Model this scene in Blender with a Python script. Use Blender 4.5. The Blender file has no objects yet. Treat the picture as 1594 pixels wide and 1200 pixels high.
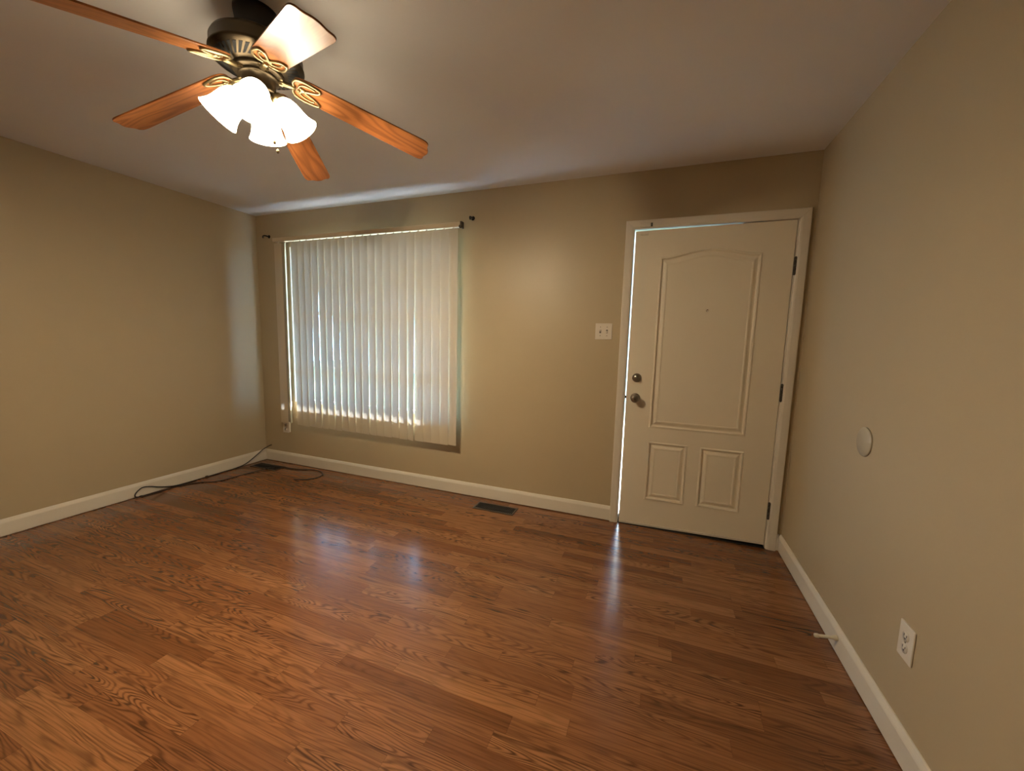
import bpy, bmesh, math, random
from mathutils import Vector, Matrix
R = random.Random(7)
C = bpy.context.scene.collection
scene = bpy.context.scene

# ------------------------------------------------------------------ dimensions (metres)
W, H = 4.5657, 2.4255          # room width, ceiling height; window wall is y=0, room runs to -Y
YB = -4.3                      # wall behind the camera
WT = 0.14                      # outer wall thickness

# ------------------------------------------------------------------ camera
cam_d = bpy.data.cameras.new('camera'); cam = bpy.data.objects.new('camera', cam_d); C.objects.link(cam)
yaw, pitch, roll = -0.35487, -0.11639, 0.02664
fw = Vector((math.sin(yaw)*math.cos(pitch), math.cos(yaw)*math.cos(pitch), math.sin(pitch)))
rt = Vector((math.cos(yaw), -math.sin(yaw), 0)); up = rt.cross(fw)
r2 = rt*math.cos(roll) + up*math.sin(roll); u2 = up*math.cos(roll) - rt*math.sin(roll)
m = Matrix((r2, u2, -fw)).transposed().to_4x4(); m.translation = (3.75932, -2.85312, 1.30296)
cam.matrix_world = m
cam_d.sensor_fit = 'HORIZONTAL'; cam_d.sensor_width = 36; cam_d.lens = 612.98/1594*36; cam_d.clip_start = 0.02
scene.camera = cam

# ------------------------------------------------------------------ exposure, sky, sun, window portal
vs = scene.view_settings
scene.display_settings.display_device = 'sRGB'
vs.view_transform = 'Standard'; vs.look = 'None'; vs.gamma = 1; vs.exposure = 0.0; vs.use_curve_mapping = False
SKY = 31.0; SUN = 80.0
BULB = 1760.0; GLASS = 17.5
scene.cycles.max_bounces = 10; scene.cycles.diffuse_bounces = 6; scene.cycles.transmission_bounces = 8
scene.cycles.sample_clamp_indirect = 20.0
wd = bpy.data.worlds.new('sky'); scene.world = wd; wd.use_nodes = True
bg = wd.node_tree.nodes['Background']; bg.inputs[0].default_value = (0.27, 0.60, 1.0, 1); bg.inputs[1].default_value = SKY
sun_d = bpy.data.lights.new('sun', 'SUN'); sun = bpy.data.objects.new('sun', sun_d); C.objects.link(sun)
sun_d.energy = SUN; sun_d.angle = 0.009; sun_d.color = (1, .97, .92)
sun_dir = Vector((-1.15, -1.0, -0.887)).normalized()
sun.rotation_euler = sun_dir.to_track_quat('-Z', 'Y').to_euler(); sun.location = (6, 5, 5)
for (nm, loc, sx, sy) in (('window_portal', (1.305, .09, 1.36), 1.80, 1.44), ('door_portal', (4.02, .16, 1.04), 1.0, 2.06)):
    ld = bpy.data.lights.new(nm, 'AREA'); lo = bpy.data.objects.new(nm, ld); C.objects.link(lo)
    ld.shape = 'RECTANGLE'; ld.size = sx; ld.size_y = sy; ld.cycles.is_portal = True
    lo.location = loc; lo.rotation_euler = (-math.pi/2, 0, 0)

# ------------------------------------------------------------------ materials
def new_mat(name):
    mt = bpy.data.materials.new(name); mt.use_nodes = True
    return mt, mt.node_tree.nodes, mt.node_tree.links, mt.node_tree.nodes['Principled BSDF']
def mat(name, col, rough=.5, metal=0., spec=.5, bump=0., bscale=200., noise=0.):
    mt, n, l, b = new_mat(name)
    b.inputs['Base Color'].default_value = (*col, 1); b.inputs['Roughness'].default_value = rough
    b.inputs['Metallic'].default_value = metal; b.inputs['Specular IOR Level'].default_value = spec
    tc = n.new('ShaderNodeTexCoord')
    nz = n.new('ShaderNodeTexNoise'); nz.inputs['Scale'].default_value = bscale; nz.inputs['Detail'].default_value = 3
    l.new(tc.outputs['Object'], nz.inputs['Vector'])
    if bump:
        bp = n.new('ShaderNodeBump'); bp.inputs['Strength'].default_value = bump; bp.inputs['Distance'].default_value = .002
        l.new(nz.outputs['Fac'], bp.inputs['Height']); l.new(bp.outputs[0], b.inputs['Normal'])
    if noise:
        mx = n.new('ShaderNodeMix'); mx.data_type = 'RGBA'
        mx.inputs[6].default_value = (*[c*(1-noise) for c in col], 1); mx.inputs[7].default_value = (*[min(1, c*(1+noise)) for c in col], 1)
        nz2 = n.new('ShaderNodeTexNoise'); nz2.inputs['Scale'].default_value = 3; nz2.inputs['Detail'].default_value = 4
        l.new(tc.outputs['Object'], nz2.inputs['Vector']); l.new(nz2.outputs['Fac'], mx.inputs[0]); l.new(mx.outputs[2], b.inputs['Base Color'])
    return mt

M = {}
M['wall'] = mat('tan_wall_paint', (.425, .345, .222), .42, 0, .42, .10, 160, .03)
M['ceiling'] = mat('ceiling_paint', (.74, .715, .695), .75, 0, .25, .12, 120, .03)
M['trim'] = mat('white_trim_paint', (.64, .59, .50), .38, 0, .45, .03, 60, .02)
M['door'] = mat('cream_door_paint', (.70, .63, .50), .40, 0, .45, .04, 90, .02)
M['black'] = mat('dark_recess', (.004, .004, .004), .8)
M['bronze'] = mat('aged_bronze', (.075, .055, .032), .40, .85, .5, .05, 90, .25)
M['brass'] = mat('antique_brass', (.27, .205, .105), .34, .9, .5, .03, 90, .2)
M['nickel'] = mat('tarnished_nickel', (.30, .27, .23), .28, 1)
M['chrome'] = mat('bright_metal', (.8, .78, .75), .15, 1)
M['hinge'] = mat('dark_hinge_metal', (.10, .09, .075), .42, .8)
M['blackmetal'] = mat('black_metal', (.012, .011, .011), .4, .3)
M['cable'] = mat('black_cable_jacket', (.008, .008, .009), .45)
M['plate'] = mat('white_plastic', (.64, .585, .50), .35)
M['wallplate'] = mat('painted_cover', (.41, .355, .25), .42)
M['vinyl'] = mat('window_vinyl', (.8, .8, .8), .4)
M['ventmetal'] = mat('dark_bronze_register', (.085, .065, .045), .45, .6)
M['rail'] = mat('cream_headrail', (.62, .52, .37), .4)
M['concrete'] = mat('bounce_concrete', (.50, .49, .47), .9, 0, .2, .2, 30, .1)
M['soffit'] = mat('sunblock_soffit', (.8, .8, .78), .8)
M['grass'] = mat('winter_lawn', (.10, .11, .05), .95, 0, .1, .3, 60, .3)
M['siding'] = mat('skyblock_siding', (.34, .30, .26), .8, 0, .2, .1, 20, .1)
M['shingle'] = mat('roof_shingle', (.08, .075, .07), .9, 0, .2, .3, 40, .2)
M['stop'] = mat('cream_rubber', (.60, .54, .40), .5)

# glass pane
mt, n, l, b = new_mat('window_glass'); n.remove(b)
tr = n.new('ShaderNodeBsdfTransparent'); gl = n.new('ShaderNodeBsdfGlossy'); gl.inputs['Roughness'].default_value = .02
mx = n.new('ShaderNodeMixShader'); mx.inputs[0].default_value = .05
l.new(tr.outputs[0], mx.inputs[1]); l.new(gl.outputs[0], mx.inputs[2])
l.new(mx.outputs[0], n['Material Output'].inputs[0]); M['glass'] = mt

# PVC vane: diffuse + translucent
mt, n, l, b = new_mat('cream_vane_pvc'); n.remove(b)
df = n.new('ShaderNodeBsdfDiffuse'); df.inputs[0].default_value = (.55, .475, .345, 1)
tl = n.new('ShaderNodeBsdfTranslucent'); tl.inputs[0].default_value = (.80, .80, .76, 1)
gl = n.new('ShaderNodeBsdfGlossy'); gl.inputs['Roughness'].default_value = .45; gl.inputs[0].default_value = (.9, .9, .9, 1)
m1 = n.new('ShaderNodeMixShader'); m1.inputs[0].default_value = .046
m2 = n.new('ShaderNodeMixShader'); m2.inputs[0].default_value = .04
l.new(df.outputs[0], m1.inputs[1]); l.new(tl.outputs[0], m1.inputs[2]); l.new(m1.outputs[0], m2.inputs[1]); l.new(gl.outputs[0], m2.inputs[2])
l.new(m2.outputs[0], n['Material Output'].inputs[0]); M['vane'] = mt

# lit frosted glass and bulb
def emis(name, col, s, base=(.9, .87, .8)):
    mt, n, l, b = new_mat(name)
    b.inputs['Base Color'].default_value = (*base, 1); b.inputs['Roughness'].default_value = .35
    b.inputs['Emission Color'].default_value = (*col, 1); b.inputs['Emission Strength'].default_value = s
    return mt
LAMP = (1.0, .80, .54)
M['shade'] = emis('lit_frosted_glass', (1.0, .86, .62), GLASS)
M['bulb'] = emis('lit_bulb', LAMP, BULB)

def math_node(n, l, op, a, b=None, c=None):
    q = n.new('ShaderNodeMath'); q.operation = op
    for i, v in enumerate((a, b, c)):
        if v is None: continue
        if isinstance(v, (int, float)): q.inputs[i].default_value = v
        else: l.new(v, q.inputs[i])
    return q.outputs[0]
def vec(n, l, x, y, z):
    q = n.new('ShaderNodeCombineXYZ')
    for i, v in enumerate((x, y, z)):
        if isinstance(v, (int, float)): q.inputs[i].default_value = v
        else: l.new(v, q.inputs[i])
    return q.outputs[0]
def ramp(n, l, fac, stops):
    q = n.new('ShaderNodeValToRGB'); e = q.color_ramp.elements
    while len(e) < len(stops): e.new(.5)
    for i, (p, c) in enumerate(stops): e[i].position = p; e[i].color = (*c, 1)
    l.new(fac, q.inputs[0]); return q.outputs[0]
def mixc(n, l, f, a, b, mode='MIX'):
    q = n.new('ShaderNodeMix'); q.data_type = 'RGBA'; q.blend_type = mode
    for i, v in ((0, f), (6, a), (7, b)):
        if isinstance(v, (int, float)): q.inputs[i].default_value = v
        elif isinstance(v, tuple): q.inputs[i].default_value = (*v, 1)
        else: l.new(v, q.inputs[i])
    return q.outputs[2]
def noise(n, l, v, scale, detail=2, dist=0., rough=.5):
    q = n.new('ShaderNodeTexNoise'); q.inputs['Scale'].default_value = scale; q.inputs['Detail'].default_value = detail
    q.inputs['Distortion'].default_value = dist; q.inputs['Roughness'].default_value = rough
    l.new(v, q.inputs['Vector']); return q.outputs['Fac']
def wnoise(n, l, v, dim='2D'):
    q = n.new('ShaderNodeTexWhiteNoise'); q.noise_dimensions = dim
    l.new(v, q.inputs['W' if dim == '1D' else 'Vector']); return q.outputs['Value']

def wood_floor():
    mt, n, l, b = new_mat('oak_laminate_strips')
    tc = n.new('ShaderNodeTexCoord'); sp = n.new('ShaderNodeSeparateXYZ'); l.new(tc.outputs['Object'], sp.inputs[0])
    X, Y = sp.outputs[0], sp.outputs[1]
    mn = lambda *a: math_node(n, l, *a)
    SW, SL = .0665, .52
    yj = mn('DIVIDE', mn('ADD', Y, .0275), SW); j = mn('FLOOR', yj); fy = mn('SUBTRACT', yj, j)
    off = wnoise(n, l, j, '1D')
    lrow = mn('ADD', mn('MULTIPLY', wnoise(n, l, mn('ADD', j, 37.3), '1D'), .3), SL)
    xi = mn('DIVIDE', mn('ADD', X, mn('MULTIPLY', off, 3.1)), lrow); i = mn('FLOOR', xi); fx = mn('SUBTRACT', xi, i)
    h1 = wnoise(n, l, vec(n, l, i, j, 0)); h2 = wnoise(n, l, vec(n, l, mn('ADD', i, 71.7), mn('ADD', j, 13.1), 0)); h3 = wnoise(n, l, vec(n, l, mn('ADD', i, 5.3), mn('ADD', j, 91.9), 0))
    z1 = mn('MULTIPLY', h2, 57.0)
    # cathedral figure: contour lines of a field stretched along the strip
    f = noise(n, l, vec(n, l, mn('MULTIPLY', X, 1.25), mn('MULTIPLY', Y, 11.0), z1), 1.0, 1.8, .18)
    rings = mn('SINE', mn('MULTIPLY', f, mn('ADD', 95.0, mn('MULTIPLY', h3, 95.0))))
    rings = mn('POWER', mn('MULTIPLY', mn('ADD', rings, 1.0), .5), 2.0)
    wob = noise(n, l, vec(n, l, mn('MULTIPLY', X, 6.0), mn('MULTIPLY', Y, 40.0), z1), 1.0, 2)
    fig = mn('MULTIPLY', rings, mn('MULTIPLY', mn('ADD', mn('MULTIPLY', h3, .95), .25), mn('ADD', mn('MULTIPLY', wob, 1.9), -.32)))
    streak = noise(n, l, vec(n, l, mn('MULTIPLY', X, 7.0), mn('MULTIPLY', Y, 420.0), z1), 1.0, 3, 0, .65)
    broad = noise(n, l, vec(n, l, mn('MULTIPLY', X, 1.2), mn('MULTIPLY', Y, 26.0), z1), 1.0, 2)
    base = ramp(n, l, h1, [(0., (.160, .058, .020)), (.3, (.222, .087, .032)), (.65, (.268, .111, .042)), (1., (.315, .138, .053))])
    base = mixc(n, l, mn('MULTIPLY', mn('SUBTRACT', broad, .3), .8), base, (.150, .052, .016))
    base = mixc(n, l, mn('MULTIPLY', mn('SUBTRACT', streak, .35), .9), base, (.11, .040, .013))
    grain = noise(n, l, vec(n, l, mn('MULTIPLY', X, 2.2), mn('MULTIPLY', Y, 170.0), z1), 1.0, 2, .1, .6)
    base = mixc(n, l, mn('MAXIMUM', mn('MULTIPLY', mn('SUBTRACT', grain, .50), 3.2), 0.0), base, (.062, .023, .009))
    col = mixc(n, l, mn('MINIMUM', mn('MAXIMUM', fig, 0.0), .85), base, (.046, .017, .007))
    # seams
    ey = mn('ABSOLUTE', mn('SUBTRACT', fy, .5)); ex = mn('ABSOLUTE', mn('SUBTRACT', fx, .5))
    seam = mn('MAXIMUM', mn('GREATER_THAN', ey, .489), mn('GREATER_THAN', ex, .4985))
    col = mixc(n, l, mn('MULTIPLY', seam, .35), col, (.05, .02, .008))
    l.new(col, b.inputs['Base Color'])
    rr = mn('ADD', mn('MULTIPLY', streak, .09), .155); l.new(rr, b.inputs['Roughness'])
    b.inputs['Specular IOR Level'].default_value = .72
    bp = n.new('ShaderNodeBump'); bp.inputs['Strength'].default_value = .06; bp.inputs['Distance'].default_value = .001
    l.new(mn('SUBTRACT', streak, mn('MULTIPLY', seam, 1.5)), bp.inputs['Height']); l.new(bp.outputs[0], b.inputs['Normal'])
    return mt
def wood_blade():
    mt, n, l, b = new_mat('oak_blade_veneer')
    tc = n.new('ShaderNodeTexCoord'); oi = n.new('ShaderNodeObjectInfo'); sp = n.new('ShaderNodeSeparateXYZ'); l.new(tc.outputs['Object'], sp.inputs[0])
    mn = lambda *a: math_node(n, l, *a)
    z1 = mn('MULTIPLY', oi.outputs['Random'], 40.0)
    f = noise(n, l, vec(n, l, mn('MULTIPLY', sp.outputs[0], 1.6), mn('MULTIPLY', sp.outputs[1], 9.0), z1), 1.0, 1.5, .2)
    rings = mn('POWER', mn('MULTIPLY', mn('ADD', mn('SINE', mn('MULTIPLY', f, 75.0)), 1.0), .5), 2.2)
    streak = noise(n, l, vec(n, l, mn('MULTIPLY', sp.outputs[0], 6.0), mn('MULTIPLY', sp.outputs[1], 300.0), z1), 1.0, 3, 0, .6)
    base = mixc(n, l, streak, (.34, .135, .044), (.19, .062, .018))
    col = mixc(n, l, mn('MULTIPLY', rings, .55), base, (.10, .028, .008))
    l.new(col, b.inputs['Base Color']); b.inputs['Roughness'].default_value = .29; b.inputs['Specular IOR Level'].default_value = .15
    return mt
M['floor'] = wood_floor(); M['blade'] = wood_blade()

# ------------------------------------------------------------------ mesh helpers
def box(bm, x0, x1, y0, y1, z0, z1, mi=0, rot=None, piv=None):
    r = bmesh.ops.create_cube(bm, size=1)
    mtx = Matrix.Translation(((x0+x1)/2, (y0+y1)/2, (z0+z1)/2)) @ Matrix.Diagonal((abs(x1-x0), abs(y1-y0), abs(z1-z0), 1))
    if rot is not None:
        p = Matrix.Translation(piv if piv else (0, 0, 0)); mtx = p @ rot @ p.inverted() @ mtx
    bmesh.ops.transform(bm, matrix=mtx, verts=r['verts'])
    fs = {f for v in r['verts'] for f in v.link_faces}
    for f in fs: f.material_index = mi
    return r['verts']
def lathe(bm, prof, seg=48, mtx=Matrix.Identity(4), mi=0, cap0=True, cap1=True):
    rings = []
    for (r, z) in prof:
        if r < 1e-6: rings.append([bm.verts.new(mtx @ Vector((0, 0, z)))]); continue
        rings.append([bm.verts.new(mtx @ Vector((r*math.cos(2*math.pi*k/seg), r*math.sin(2*math.pi*k/seg), z))) for k in range(seg)])
    for a, b in zip(rings[:-1], rings[1:]):
        for k in range(seg):
            q = (k+1) % seg
            vs_ = [a[k], a[q], b[q], b[k]] if len(a) > 1 and len(b) > 1 else ([a[0], b[q], b[k]] if len(a) == 1 else [a[k], a[q], b[0]])
            f = bm.faces.new(vs_); f.material_index = mi; f.smooth = True
    for rg, do in ((rings[0], cap0), (rings[-1], cap1)):
        if do and len(rg) > 1:
            f = bm.faces.new(rg); f.material_index = mi
def tube(bm, pts, rad, seg=8, closed=False, mi=0):
    pts = [Vector(p) for p in pts]; N = len(pts); rings = []
    nrm = None
    for k, p in enumerate(pts):
        if closed: d = (pts[(k+1) % N] - pts[k-1])
        else: d = pts[min(k+1, N-1)] - pts[max(k-1, 0)]
        d.normalize()
        if nrm is None:
            nrm = d.orthogonal().normalized()
            if abs(d.z) < .9: nrm = (Vector((0, 0, 1)) - d*d.z).normalized()
        else:
            nrm = (nrm - d*nrm.dot(d)).normalized()
        bn = d.cross(nrm)
        rr = rad[k] if isinstance(rad, (list, tuple)) else rad
        rings.append([bm.verts.new(p + (nrm*math.cos(2*math.pi*s/seg) + bn*math.sin(2*math.pi*s/seg))*rr) for s in range(seg)])
    pairs = list(zip(rings[:-1], rings[1:])) + ([(rings[-1], rings[0])] if closed else [])
    for a, b in pairs:
        for s in range(seg):
            f = bm.faces.new([a[s], a[(s+1) % seg], b[(s+1) % seg], b[s]]); f.smooth = True; f.material_index = mi
    if not closed:
        for rg in (rings[0], rings[-1]):
            f = bm.faces.new(rg); f.material_index = mi
def spline(pts, n=8, closed=False):
    P = [Vector(p) for p in pts]; out = []; N = len(P)
    rng = range(N) if closed else range(N-1)
    for k in rng:
        g = (lambda q: P[q % N]) if closed else (lambda q: P[min(max(q, 0), N-1)])
        a, b, c, d = g(k-1), g(k), g(k+1), g(k+2)
        for s in range(n):
            t = s/n
            out.append(.5*((2*b) + (c-a)*t + (2*a-5*b+4*c-d)*t*t + (3*b-a-3*c+d)*t**3))
    if not closed: out.append(P[-1])
    return out
def extrude_poly(bm, pts2, place, t0, t1, mi=0):
    """pts2: 2-D outline; place(u,v,t)->Vector"""
    a = [bm.verts.new(place(u, v, t0)) for u, v in pts2]; b = [bm.verts.new(place(u, v, t1)) for u, v in pts2]
    fs = [bm.faces.new(a), bm.faces.new(b[::-1])]
    for k in range(len(a)): fs.append(bm.faces.new([a[k], b[k], b[(k+1) % len(a)], a[(k+1) % len(a)]]))
    for f in fs: f.material_index = mi
def obj(name, bm, mats, parent=None, bevel=0., smooth=False, loc=None):
    bmesh.ops.recalc_face_normals(bm, faces=bm.faces[:])
    me = bpy.data.meshes.new(name); bm.to_mesh(me); bm.free()
    o = bpy.data.objects.new(name, me); C.objects.link(o)
    for q in (mats if isinstance(mats, (list, tuple)) else [mats]): me.materials.append(M[q])
    if smooth:
        for p in me.polygons: p.use_smooth = True
    if bevel:
        md = o.modifiers.new('bevel', 'BEVEL'); md.width = bevel; md.segments = 2; md.limit_method = 'ANGLE'; md.angle_limit = .7
    if parent: o.parent = parent
    if loc: o.location = loc
    return o
def NB(): return bmesh.new()
def tag(o, label, cat, group=None):
    o['label'] = label; o['category'] = cat
    if group: o['group'] = group
    return o
def struct(name, bm, mats, parent=None, bevel=0.):
    o = obj(name, bm, mats, parent, bevel)
    if parent is None: o['kind'] = 'structure'
    return o
def thing(name, label, cat, loc=(0, 0, 0), group=None):
    o = bpy.data.objects.new(name, None); C.objects.link(o); o.location = loc; o.empty_display_size = .1
    return tag(o, label, cat, group)

# ------------------------------------------------------------------ room shell
WX0, WX1, WZ0, WZ1 = .424, 2.20, .64, 2.112      # window opening
DX0, DX1, DZ1 = 3.530, 4.497, 2.074            # rough door opening
b = NB(); box(b, -.15, W+.15, YB-.15, WT, -.12, 0); struct('floor', b, 'floor')
b = NB(); box(b, -.15, W+.15, YB-.15, WT, H, H+.12); struct('ceiling', b, 'ceiling')
b = NB(); box(b, -.15, 0, YB-.15, WT, 0, H); struct('wall_left', b, 'wall')
b = NB(); box(b, W, W+.15, YB-.15, WT, 0, H); struct('wall_right', b, 'wall')
b = NB(); box(b, 0, W, YB-.15, YB, 0, H); struct('wall_rear', b, 'wall')
b = NB()
def wall_with_holes(b, xs, zs, holes, y0, y1):
    V = {}
    def v(i, k, y): 
        key = (i, k, y)
        if key not in V: V[key] = b.verts.new((xs[i], y, zs[k]))
        return V[key]
    solid = lambda i, k: 0 <= i < len(xs)-1 and 0 <= k < len(zs)-1 and (i, k) not in holes
    for i in range(len(xs)-1):
        for k in range(len(zs)-1):
            if not solid(i, k): continue
            for y in (y0, y1): b.faces.new([v(i, k, y), v(i+1, k, y), v(i+1, k+1, y), v(i, k+1, y)])
            for (di, dk, e) in ((-1, 0, ((i, k), (i, k+1))), (1, 0, ((i+1, k), (i+1, k+1))), (0, -1, ((i, k), (i+1, k))), (0, 1, ((i, k+1), (i+1, k+1)))):
                if not solid(i+di, k+dk):
                    (a0, a1), (c0, c1) = e
                    b.faces.new([v(a0, a1, y0), v(c0, c1, y0), v(c0, c1, y1), v(a0, a1, y1)])
wall_with_holes(b, [0, WX0, WX1, DX0, DX1, W], [0, WZ0, DZ1, WZ1, H], {(1, 1), (1, 2), (3, 0), (3, 1)}, 0, WT)
struct('wall_back', b, 'wall')

def baseboard(name, p0, p1, inward):
    """profile swept from p0 to p1 (x,y); inward = unit vector into the room"""
    b = NB()
    prof = [(.0, 0), (.001, 0), (.001, .0055), (.014, .0055), (.014, .086), (.012, .093), (.006, .108), (.004, .110), (0, .110)]
    rings = []
    for p in (p0, p1): rings.append([b.verts.new((p[0]+inward[0]*d, p[1]+inward[1]*d, z)) for d, z in prof])
    for k in range(len(prof)): 
        q = (k+1) % len(prof); b.faces.new([rings[0][k], rings[0][q], rings[1][q], rings[1][k]])
    b.faces.new(rings[0]); b.faces.new(rings[1][::-1])
    return struct(name, b, 'trim')
baseboard('baseboard_left', (0, YB), (0, -.0005), (1, 0))
baseboard('baseboard_right', (W, YB), (W, -.0005), (-1, 0))
baseboard('baseboard_back', (.0145, 0), (3.4950, 0), (0, -1))
baseboard('baseboard_back_end', (4.5395, 0), (W-.0145, 0), (0, -1))
baseboard('baseboard_rear', (.0145, YB), (W-.0145, YB), (0, 1))

# door casing: three mitred boards with a rounded inner edge
cx0, cx1, cz1, cw = 3.4953, 4.5390, 2.1102, .056
prof = [(0, 0), (0, -.015), (.004, -.018), (.018, -.018), (.040, -.0165), (.050, -.013), (cw, -.009), (cw, 0)]
def casing(b, a_out, a_dir_in, c_out, c_dir_in):
    ra = [b.verts.new((a_out[0]+a_dir_in[0]*w, y, a_out[1]+a_dir_in[1]*w)) for w, y in prof]
    rc = [b.verts.new((c_out[0]+c_dir_in[0]*w, y, c_out[1]+c_dir_in[1]*w)) for w, y in prof]
    for k in range(len(prof)):
        q = (k+1) % len(prof); b.faces.new([ra[k], ra[q], rc[q], rc[k]])
    b.faces.new(ra); b.faces.new(rc[::-1])
g = .0006
b = NB(); casing(b, (cx0, 0), (1, 0), (cx0, cz1-g), (1, -1)); struct('trim_1', b, 'trim')
b = NB(); casing(b, (cx0+g, cz1), (1, -1), (cx1-g, cz1), (-1, -1)); struct('trim_2', b, 'trim')
b = NB(); casing(b, (cx1, cz1-g), (-1, -1), (cx1, 0), (-1, 0)); struct('trim_3', b, 'trim')

# ------------------------------------------------------------------ door
LX0, LX1, LZ0, LZ1, LT = 3.5597, 4.4740, .016, 2.043, .044
def door_leaf():
    b = NB(); y = 0.0
    zl, zr = LZ1+.0005, LZ1+.0085            # the leaf hangs slightly low on the lock side
    bl, br = LZ0-.006, LZ0+.013
    outer = [(LX0, bl), (LX1, br), (LX1, zr), (LX0, zl)]
    ov = [b.verts.new((x, y, z)) for x, z in outer]
    edges = [b.edges.new((ov[k], ov[(k+1) % 4])) for k in range(4)]
    NA = 28
    def ring(p, d, yy):
        xl, xr, zb, zt, arch = p
        pts = [(xl+d, zb+d), (xr-d, zb+d)]
        if arch:
            for k in range(NA+1):
                t = 1-k/NA
                x = xl+d+(xr-xl-2*d)*t
                pts.append((x, zt-d+arch*(.5-.5*math.cos(2*math.pi*t))**.9))
        else: pts += [(xr-d, zt-d), (xl+d, zt-d)]
        return [b.verts.new((x, yy, z)) for x, z in pts]
    panels = [(3.724, 4.310, .722, 1.868, .045), (3.724, 3.979, .203, .622, 0), (4.057, 4.314, .207, .620, 0)]
    depth = [(0, 0), (.003, -.0032), (.008, -.0045), (.012, -.0030), (.014, .0060), (.018, .0085), (.023, .0080), (.030, .0050), (.040, -.0010), (.046, -.0022), (.050, -.0010), (.052, .0005)]
    for p in panels:
        rs = [ring(p, d, y+dy) for d, dy in depth]
        n_ = len(rs[0])
        edges += [b.edges.new((rs[0][k], rs[0][(k+1) % n_])) for k in range(n_)]
        for a, c in zip(rs[:-1], rs[1:]):
            for k in range(n_):
                q = (k+1) % n_; b.faces.new([a[k], a[q], c[q], c[k]])
        b.faces.new(rs[-1])
    bmesh.ops.triangle_fill(b, use_beauty=True, use_dissolve=False, edges=edges)
    bk = [b.verts.new((x, y+LT, z)) for x, z in outer]
    b.faces.new(bk[::-1])
    for k in range(4): b.faces.new([ov[k], ov[(k+1) % 4], bk[(k+1) % 4], bk[k]])
    return obj('door_1', b, 'door')
door = door_leaf(); door['kind'] = 'structure'
# jamb (frame) with a stop on the hinge side, and threshold
b = NB()
JL, JR, JT = 3.5520, 4.4775, 2.0545
box(b, DX0, JL, .0005, WT, 0, DZ1); box(b, JR, DX1, .0005, WT, 0, DZ1); box(b, JL, JR, .0005, WT, JT, DZ1)
box(b, JR-.012, JR, .046, .06, 0, JT); box(b, 4.2, JR-.012, .046, .06, JT-.012, JT)
struct('trim_4', b, 'trim')
b = NB(); box(b, JL, JR, -.012, WT, .0, .004); box(b, JL, JR, .046, .11, .004, .045); struct('door_1_threshold', b, 'black')

def mtx_y(x, y, z):      # lathe axis pointing into the room (-Y)
    return Matrix.Translation((x, y, z)) @ Matrix.Rotation(math.pi/2, 4, 'X')
b = NB(); box(b, LX0, LX1, -.004, .004, LZ0-.003, LZ0+.011, 0, Matrix.Rotation(-.0208, 4, 'Y'), ((LX0+LX1)/2, 0, LZ0+.0035)); obj('door_sweep', b, 'trim', door)
b = NB(); lathe(b, [(.031, 0), (.031, .003), (.029, .007), (.024, .009), (.021, .012), (.020, .022), (.017, .025), (.0, .025)], 40, mtx_y(3.6235, 0, 1.062))
dbo = obj('deadbolt', b, 'nickel', door)
b = NB(); box(b, 3.6205, 3.6265, -.041, -.024, 1.048, 1.076); obj('thumb_turn', b, 'nickel', dbo, .002)
b = NB(); lathe(b, [(.033, 0), (.033, .003), (.030, .007), (.018, .010), (.0125, .014), (.0125, .030), (.018, .034), (.0265, .042), (.0275, .052), (.025, .060), (.018, .065), (.0, .066)], 40, mtx_y(3.6215, 0, .921))
kn = obj('doorknob', b, 'nickel', door)
b = NB(); box(b, 3.6195, 3.6235, -.070, -.064, .915, .927); obj('lock_button', b, 'hinge', kn, .001)
b = NB(); box(b, LX0-.012, LX0+.001, .010, .030, .912, .930); obj('latch', b, 'black', door)
b = NB(); lathe(b, [(.0085, 0), (.0085, .002), (.006, .003), (.005, .001), (.0, .001)], 24, mtx_y(4.030, 0, 1.521)); obj('peephole', b, 'chrome', door)
for z0, z1 in ((1.731, 1.834), (.965, 1.072), (.201, .309)):
    b = NB(); hx = 4.4815
    for k in range(5):
        s = (z1-z0)/5; lathe(b, [(.0075, z0+k*s+.0005), (.0075, z0+(k+1)*s-.0012)], 16, Matrix.Translation((hx, -.0075, 0)))
    lathe(b, [(.004, z0-.003), (.0055, z0), (.0055, z1), (.004, z1+.003)], 12, Matrix.Translation((hx, -.0075, 0)))
    box(b, hx-.006, hx+.0125, -.0022, .0, z0, z1)
    obj('hinge', b, 'hinge', door)
# alarm contact painted over: half on the casing, half on the door
b = NB(); box(b, 3.585, 3.652, -.030, -.0165, 2.062, 2.088); o = obj('door_sensor', b, 'trim', None, .003)
tag(o, 'small painted block contact sensor on the door casing, top left corner', 'sensor')
b2 = NB(); box(b2, 3.652, 3.664, -.027, -.0165, 2.064, 2.086); obj('dark_end', b2, 'hinge', o)
b = NB(); box(b, 3.592, 3.640, -.010, 0, 2.014, 2.036); obj('sensor_magnet', b, 'door', door, .002)

# ------------------------------------------------------------------ window
b = NB()
f = .045; y0, y1 = .030, .085
box(b, WX0-.0, WX0+.012, .0005, y0, WZ0, WZ1); box(b, WX0, WX0+f, y0, y1, WZ0, WZ1); box(b, WX1-f, WX1, y0, y1, WZ0, WZ1)
box(b, WX0+f, WX1-f, y0, y1, WZ1-f, WZ1); box(b, WX0+f, WX1-f, y0, y1, WZ0, WZ0+.022)
for z in (1.50, 1.01): box(b, WX0+f, WX1-f, .038, .078, z-.016, z+.016)
win = struct('window_1', b, 'vinyl')
b = NB(); box(b, WX0+f, WX1-f, .056, .060, WZ0+.022, WZ1-f); obj('pane', b, 'glass', win)

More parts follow.
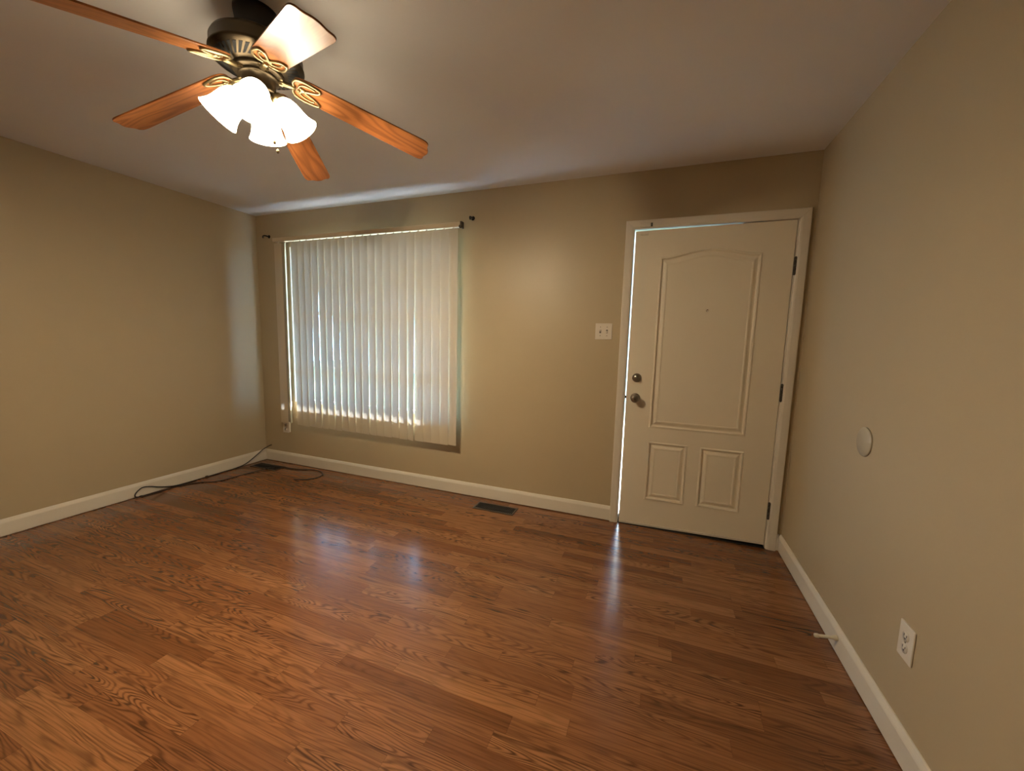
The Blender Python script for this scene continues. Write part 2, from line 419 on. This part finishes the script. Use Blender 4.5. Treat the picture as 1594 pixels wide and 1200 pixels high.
# unseen porch added to shape daylight: slab bounces it, roof and beam block it
b = NB(); box(b, -3, 8, WT, 1.75, -.25, -.12); struct('ground_bounce', b, 'concrete')
b = NB(); box(b, -14, 20, 1.75, 24, -.40, -.16); struct('ground_lawn', b, 'grass')
# unseen gabled block added to hide low sky from the upper vanes
b = NB(); extrude_poly(b, [(10.5, -.16), (10.5, 3.0), (14.5, 5.0), (18.5, 3.0), (18.5, -.16)], lambda u, v, t_: Vector((t_, u, v)), -9, 13)
for k, (za, zb) in enumerate((((10.1, 2.84), (14.5, 5.04)), ((18.9, 2.84), (14.5, 5.04)))):
    extrude_poly(b, [za, zb, (zb[0], zb[1]+.14), (za[0], za[1]+.14)], lambda u, v, t_: Vector((t_, u, v)), -9.3, 13.3, 1)
struct('wall_skyblock', b, ['siding', 'shingle'])
b = NB(); box(b, -2, 7, WT, 1.66, 2.46, 2.56); box(b, -2, 7, 1.60, 1.66, 2.158, 2.46); struct('roof_sunblock', b, 'soffit')

# ------------------------------------------------------------------ vertical blind
blind = thing('vertical_blind', 'cream vertical vane blind closed over the window, one stray vane at left', 'blind', (1.3, -.07, 2.16))
def kid(name, bm, mats, par, **k):
    o = obj(name, bm, mats, par, **k); o.matrix_parent_inverse = Matrix.Translation(par.location).inverted(); return o
BY = -.078
b = NB(); box(b, .335, 2.284, BY-.020, BY+.020, 2.142, 2.176)
box(b, .335, 2.284, BY-.022, BY-.020, 2.146, 2.172)
kid('headrail', b, 'rail', blind, bevel=.002)
b = NB(); box(b, 2.284, 2.298, BY-.021, BY+.020, 2.132, 2.180); lathe(b, [(.012, -.006), (.014, 0), (.012, .006)], 20, Matrix.Translation((2.291, BY-.025, 2.140)) @ Matrix.Rotation(math.pi/2, 4, 'X'))
kid('end_bracket', b, 'hinge', blind, bevel=.002)
for x in (1.22, 2.20):
    b = NB(); box(b, x-.012, x+.012, BY-.01, -.0, 2.176, 2.1785); box(b, x-.012, x+.012, -.003, 0, 2.1785, 2.20)
    kid('mount_clip', b, 'hinge', blind)
xs = [.572+.0783*k for k in range(22)]
def vane(xc, ang, twist, z0=.435, z1=2.131, sway=0., w=.089):
    b = NB(); NZ, NX = 14, 6; g = []
    for k in range(NZ+1):
        t = k/NZ; z = z1+(z0-z1)*t; a = ang+twist*max(0, t-.15)
        row = []
        for i in range(NX+1):
            s = (i/NX-.5)*w; c = .0045*(1-(2*i/NX-1)**2)
            x = xc+sway*t + s*math.cos(a) + c*math.sin(a); y = BY - c*math.cos(a) + s*math.sin(a)
            row.append(b.verts.new((x, y, z)))
        g.append(row)
    for k in range(NZ):
        for i in range(NX):
            f = b.faces.new([g[k][i], g[k][i+1], g[k+1][i+1], g[k+1][i]]); f.smooth = True
    v = kid('vane', b, 'vane', blind)
    b = NB(); box(b, xc-.009, xc+.009, BY-.0025, BY+.0025, z1-.006, z1+.008); box(b, xc-.003, xc+.003, BY-.0025, BY+.0025, z1+.008, 2.142)
    s = obj('vane_stem', b, 'plate', v)
    return v
R.seed(5)
vane(.382, .10, -.02, .437, 2.131, -.002, .100)          # stray vane beyond the window edge
vane(.466, -.80, .0, .435, 2.131, -.002, .105)              # extra wide vane added to block sun and sky from the left wall
for k, x in enumerate(xs):
    vane(x, -.075+R.uniform(-.03, .03), -.085+R.uniform(-.05, .05)-(.34 if k == 16 else 0), .432+R.uniform(-.003, .003), 2.131, R.uniform(-.004, .004))
# pull cord loop and its white weight
b = NB()
for dx in (0, .012): tube(b, [(.437+dx, BY-.012, 2.13), (.439+dx, BY-.012, 1.2), (.441+dx*.6, BY-.012, .45)], .0014, 6)
kid('pull_cord', b, 'hinge', blind)
b = NB(); box(b, .436, .455, BY-.020, BY-.006, .352, .452); kid('cord_weight', b, 'plate', blind, bevel=.004)

# curtain rod brackets left on the wall
def bracket(x, z, label, flip):
    t = thing('curtain_bracket', label, 'bracket', (x, 0, z), 'empty curtain rod brackets')
    b = NB(); lathe(b, [(.016, 0), (.016, .003), (.011, .006), (0, .006)], 24, Matrix.Rotation(math.pi/2, 4, 'X')); obj('backplate', b, 'blackmetal', t)
    b = NB(); pts = [(0, -.004, 0), (0, -.030, 0), (0, -.052, -.002), (flip*.004, -.062, -.012), (flip*.006, -.058, -.026)]
    tube(b, spline(pts, 6), .0062, 10); obj('hook_arm', b, 'blackmetal', t)
bracket(2.345, 2.222, 'small black curtain bracket hook on wall, above the right end of the blind', 1)
bracket(.170, 2.222, 'small black curtain bracket hook on wall, by the left end of the blind headrail', -1)

# ------------------------------------------------------------------ switches, outlets, cover
def plate_at(name, label, cat, mtx, w, h, kids):
    t = thing(name, label, cat); t.matrix_world = mtx
    b = NB(); box(b, -w/2, w/2, -.006, 0, -h/2, h/2); obj('cover_plate', b, 'plate', t, .0025)
    kids(t); return t
def screw(t, x, z):
    b = NB(); lathe(b, [(.0033, 0), (.0028, .0012), (0, .0014)], 12, Matrix.Translation((x, -.006, z)) @ Matrix.Rotation(math.pi/2, 4, 'X')); obj('screw', b, 'nickel', t)
def sw(t):
    for x, s in ((-.023, 1), (.023, -1)):
        b = NB(); box(b, x-.006, x+.006, -.0064, -.0058, -.012, .012); obj('toggle_slot', b, 'hinge', t)
        b = NB(); box(b, x-.0045, x+.0045, -.019, -.0062, -.004, .006, 0, Matrix.Rotation(-s*.55, 4, 'X'), (0, -.006, 0)); obj('toggle', b, 'plate', t, .001)
        for z in (.030, -.030): screw(t, x, z)
plate_at('light_switch', 'white double toggle light switch plate on wall beside the door', 'light switch', Matrix.Translation((3.381, 0, 1.376)), .116, .114, sw)
def duplex(t):
    for z in (.0195, -.0195):
        b = NB(); lathe(b, [(.0165, 0), (.0165, .0015), (.0, .0018)], 32, Matrix.Translation((0, -.006, z)) @ Matrix.Rotation(math.pi/2, 4, 'X')); r = obj('receptacle', b, 'plate', t)
        b = NB()
        box(b, -.0078, -.0056, -.0082, -.0072, z-.001, z+.008); box(b, .0056, .0078, -.0082, -.0072, z+.000, z+.007); box(b, -.0022, .0022, -.0082, -.0072, z-.0095, z-.005)
        obj('slots', b, 'black', r)
    screw(t, 0, 0)
plate_at('outlet', 'white duplex outlet low on the right wall', 'outlet', Matrix.Translation((W, -1.314, .370)) @ Matrix.Rotation(math.pi/2, 4, 'Z') @ Matrix.Rotation(math.pi, 4, 'Z'), .076, .118, duplex)
plate_at('outlet', 'white duplex outlet under the stray blind vane on the window wall', 'outlet', Matrix.Translation((.292, 0, .372)), .074, .118, duplex)
b = NB(); lathe(b, [(.060, 0), (.060, .004), (.058, .0065), (.0, .0075)], 64, Matrix.Translation((W, -.883, .928)) @ Matrix.Rotation(-math.pi/2, 4, 'Y'))
tag(obj('cover_plate', b, 'wallplate'), 'round wall coloured blank cover plate on the right wall', 'cover plate')

# door stop on the right baseboard
t = thing('door_stop', 'cream peg door stop sticking out of the right baseboard', 'door stop', (W-.014, -.905, .072))
rm = Matrix.Rotation(-math.pi/2, 4, 'Y') @ Matrix.Rotation(0, 4, 'X')
rm = Matrix.Rotation(math.radians(-8), 4, 'Y') @ rm
b = NB(); lathe(b, [(.011, 0), (.011, .004), (.0085, .018), (.0068, .020), (.0065, .066), (.0065, .07)], 20, rm); obj('peg', b, 'stop', t)
b = NB(); lathe(b, [(.0075, .066), (.0085, .070), (.0085, .079), (.006, .083), (0, .083)], 20, rm); obj('rubber_tip', b, 'stop', t)

# floor registers
def register(x0, x1, y0, y1, label):
    t = thing('floor_vent', label, 'floor vent', ((x0+x1)/2, (y0+y1)/2, 0), 'dark metal floor vents along the window wall')
    w, h = (x1-x0)/2, (y1-y0)/2
    b = NB(); fw_ = .014
    box(b, -w, w, -h, -h+fw_, 0, .005); box(b, -w, w, h-fw_, h, 0, .005); box(b, -w, -w+fw_, -h+fw_, h-fw_, 0, .005); box(b, w-fw_, w, -h+fw_, h-fw_, 0, .005)
    obj('frame', b, 'ventmetal', t, .0015)
    b = NB(); box(b, -w+fw_, w-fw_, -h+fw_, h-fw_, .0, .0012); obj('duct_opening', b, 'black', t)
    b = NB(); n_ = 22
    for k in range(1, n_):
        x = -w+fw_+(2*w-2*fw_)*k/n_; box(b, x-.0016, x+.0016, -h+fw_, h-fw_, .0012, .0040)
    for y in (-h*.33, h*.33): box(b, -w+fw_, w-fw_, y-.0015, y+.0015, .0012, .0042)
    obj('louvres', b, 'blackmetal', t)
register(2.483, 2.815, -.219, -.090, 'dark metal floor vent near the middle of the window wall baseboard')
register(.070, .402, -.235, -.110, 'dark metal floor vent in the far left corner under the cable')

# black coax cable: from the wall, along the left baseboard, a loop, back over the corner vent, free end
cp = [(.078, .010, .160), (.072, -.02, .155), (.045, -.07, .125), (.030, -.145, .072), (.026, -.24, .022), (.024, -.34, .006), (.022, -.46, .005), (.024, -.60, .005), (.024, -.76, .005),
      (.024, -.86, .010), (.022, -.955, .036), (.020, -1.015, .060), (.0195, -1.066, .069), (.0200, -1.108, .040), (.026, -1.115, .012), (.035, -1.07, .0045), (.044, -.96, .0045), (.055, -.80, .0045),
      (.120, -.70, .0045), (.19, -.665, .0045), (.235, -.58, .0045), (.25, -.42, .0045), (.285, -.28, .008), (.32, -.20, .0105), (.385, -.15, .0105), (.47, -.135, .005), (.59, -.115, .0045), (.69, -.075, .0045),
      (.80, -.075, .0045), (.885, -.125, .0045), (.912, -.19, .0045), (.885, -.265, .0045), (.83, -.31, .0045), (.755, -.325, .0045)]
t = thing('coax_cable', 'thin black cable along left baseboard, looping over the corner floor vent', 'cable', (.03, -.6, 0))
b = NB(); tube(b, spline(cp, 7), .0044, 8); kid('cable', b, 'cable', t)
for p, d in (((.032, -1.085, .0075), Vector((.01, .11, -.002))), ((.024, -.60, .0095), Vector((0, .1, 0)))):
    b = NB(); d = d.normalized(); P = Vector(p); tube(b, [P-d*.011, P-d*.004, P+d*.004, P+d*.011], [.005, .0066, .0066, .005], 6); kid('connector', b, 'cable', t)

# ------------------------------------------------------------------ ceiling fan
FX, FY = 2.344, -1.741
fan = thing('ceiling_fan', 'five blade oak ceiling fan with bronze motor and four lit glass shades', 'ceiling fan', (FX, FY, H))
F0 = Matrix.Translation((FX, FY, 0))
b = NB(); lathe(b, [(.070, H), (.070, H-.012), (.066, H-.035), (.064, H-.085), (.060, H-.10)], 48, F0); kid('canopy', b, 'blackmetal', fan)
b = NB()
lathe(b, [(.02, 2.330), (.095, 2.328), (.122, 2.322), (.136, 2.312), (.143, 2.298), (.1435, 2.272), (.147, 2.267), (.1475, 2.261), (.144, 2.257), (.137, 2.253), (.130, 2.250), (.092, 2.236), (.082, 2.232), (.02, 2.232)], 64, F0)
for k in range(40):          # slanted dark cooling slots in the underside
    a = 2*math.pi*k/40; n0 = len(b.verts)
    r0, r1 = .094, .130; z = lambda r: 2.236+(r-.092)*(.014/.038)-.0008
    tw = .14; hw = .0040
    pts = []
    for r, dz in ((r0, 0), (r1, 0)):
        aa = a+tw*(r-r0)/(r1-r0)*1.6
        for s in (-1, 1):
            w_ = hw*(1 if r == r0 else 1.5)
            pts.append(Vector((FX+r*math.cos(aa)-s*w_*math.sin(aa), FY+r*math.sin(aa)+s*w_*math.cos(aa), z(r))))
    q = [b.verts.new(p) for p in (pts[0], pts[1], pts[3], pts[2])]
    q2 = [b.verts.new(p+Vector((0, 0, .003))) for p in (pts[0], pts[1], pts[3], pts[2])]
    fs = [b.faces.new(q), b.faces.new(q2[::-1])] + [b.faces.new([q[i], q2[i], q2[(i+1) % 4], q[(i+1) % 4]]) for i in range(4)]
    for f_ in fs: f_.material_index = 1
kid('motor_housing', b, ['bronze', 'black'], fan)
b = NB(); lathe(b, [(.03, 2.233), (.080, 2.232), (.081, 2.224), (.076, 2.219), (.03, 2.218)], 48, F0); kid('flywheel', b, 'bronze', fan)
b = NB(); lathe(b, [(.03, 2.220), (.061, 2.219), (.063, 2.213), (.060, 2.209), (.0525, 2.207), (.0525, 2.172), (.056, 2.168), (.056, 2.162), (.03, 2.160)], 48, F0); kid('switch_housing', b, 'bronze', fan)

# blades
DROOP, PHI, A0 = .2526, -.1927, .8035
def frame(k):
    a = A0+k*2*math.pi/5
    u = Vector((math.cos(a)*math.cos(DROOP), math.sin(a)*math.cos(DROOP), -math.sin(DROOP))); t_ = Vector((-math.sin(a), math.cos(a), 0)); n_ = u.cross(t_)
    t2 = t_*math.cos(PHI)+n_*math.sin(PHI); n2 = u.cross(t2)
    mm = Matrix((u, t2, n2)).transposed().to_4x4(); mm.translation = (FX, FY, 2.2458); return mm
half = [(.118, .0), (.116, .012), (.113, .026), (.118, .040), (.135, .049), (.165, .0525), (.22, .0535), (.35, .0565), (.50, .0595), (.575, .0612), (.598, .0608), (.612, .0565), (.6195, .048), (.6200, .038), (.6215, .028), (.626, .018), (.6295, .009), (.6305, 0)]
top = [(p.x, p.y) for p in spline([(u, v, 0) for u, v in half], 4)]
outline = top + [(u, -v) for u, v in top[-2:0:-1]]
bm0 = NB(); extrude_poly(bm0, outline, lambda u, v, t_: Vector((u, v, t_)), 0, .0055)
b0 = obj('blade', bm0, 'blade', None, .001)
# blade iron: arm + scrolled open medallion lying on the blade underside
bi = NB()
tube(bi, [(.066, 0, -.008), (.085, 0, -.010), (.102, 0, -.007), (.122, 0, -.004)], [.011, .009, .0085, .009], 10)
box(bi, .060, .080, -.017, .017, -.012, -.004)
for s in (-1, 1):
    loop = [(.115, .004*s), (.112, .022*s), (.122, .040*s), (.148, .0475*s), (.180, .046*s), (.203, .040*s), (.200, .026*s), (.182, .015*s), (.160, .006*s), (.142, -.004*s), (.136, -.013*s)]
    tube(bi, [Vector((u, v, -.0035)) for u, v, _ in spline([(u, v, 0) for u, v in loop], 6)], .0046, 8)
    inner = [(.130, .004*s), (.134, .018*s), (.150, .030*s), (.175, .033*s), (.186, .030*s)]
    tube(bi, [Vector((u, v, -.003)) for u, v, _ in spline([(u, v, 0) for u, v in inner], 6)], .0034, 8)
lathe(bi, [(.0, -.009), (.010, -.007), (.012, 0)], 20, Matrix.Translation((.146, 0, 0)))
i0 = obj('blade_iron', bi, 'brass', None)
iv = Matrix.Translation((-FX, -FY, -H))
for k in range(5):
    for src in (b0, i0):
        c = src if k == 0 else src.copy()
        if k: C.objects.link(c)
        c.parent = fan; c.matrix_parent_inverse = iv; c.matrix_basis = frame(k)

# light kit: fitter bowl, four arms, lit bell shades with bulbs
b = NB(); lathe(b, [(.0, 2.118), (.012, 2.119), (.030, 2.131), (.045, 2.146), (.050, 2.160), (.03, 2.162)], 40, F0)
lathe(b, [(.0, 2.098), (.008, 2.101), (.010, 2.109), (.006, 2.116), (.012, 2.120)], 20, F0)
kid('light_fitter', b, 'bronze', fan)
L = .112; TH = math.radians(38)
shade_prof = [(.024, 0), (.031, .006), (.0395, .018), (.0455, .036), (.0480, .056), (.0500, .074), (.0535, .090), (.0590, .103), (.0635, .112), (.0645, .1135), (.0625, .1125)]
inner_prof = [(max(r-.0025, .001), z+.0015) for r, z in shade_prof[:-1]]
for k in range(4):
    az = math.radians(222-90*k); out = Vector((math.cos(az), math.sin(az), 0))
    ax = (out*math.sin(TH)+Vector((0, 0, -math.cos(TH)))).normalized()
    mouth = Vector((FX, FY, 2.060))+out*.130; neck = mouth-ax*L
    mm = ax.to_track_quat('Z', 'Y').to_matrix().to_4x4(); mm.translation = neck
    b = NB()
    tube(b, spline([Vector((FX, FY, 2.150))+out*.040, Vector((FX, FY, 2.158))+out*.050, neck-ax*.022+Vector((0, 0, .004)), neck-ax*.006], 6), .0075, 10)
    lathe(b, [(.010, -.026), (.020, -.020), (.0265, -.008), (.0275, .006), (.022, .007)], 24, mm)
    kid('lamp_arm', b, 'brass', fan)
    b = NB(); lathe(b, shade_prof, 40, mm, 0, True, False); lathe(b, inner_prof, 40, mm, 0, True, False)
    sh = kid('lamp_shade', b, 'shade', fan)
    b = NB(); lathe(b, [(.012, .010), (.013, .028), (.020, .044), (.0265, .060), (.0275, .072), (.024, .086), (.014, .095), (.0, .098)], 24, mm)
    obj('bulb', b, 'bulb', sh)
for (x, y, z1, z0, fob) in ((FX+.030, FY+.040, 2.172, 1.985, 0), (FX+.052, FY+.010, 2.172, 2.000, 1)):
    b = NB(); tube(b, [(x, y, z1), (x, y, z0)], .0012, 6)
    ch = kid('pull_chain', b, 'brass', fan)
    b = NB(); lathe(b, [(.0, z0-.016), (.0045, z0-.012), (.0055, z0-.006), (.003, z0), (.0, z0+.002)], 16, Matrix.Translation((x, y, 0))); obj('chain_fob', b, 'brass', ch)
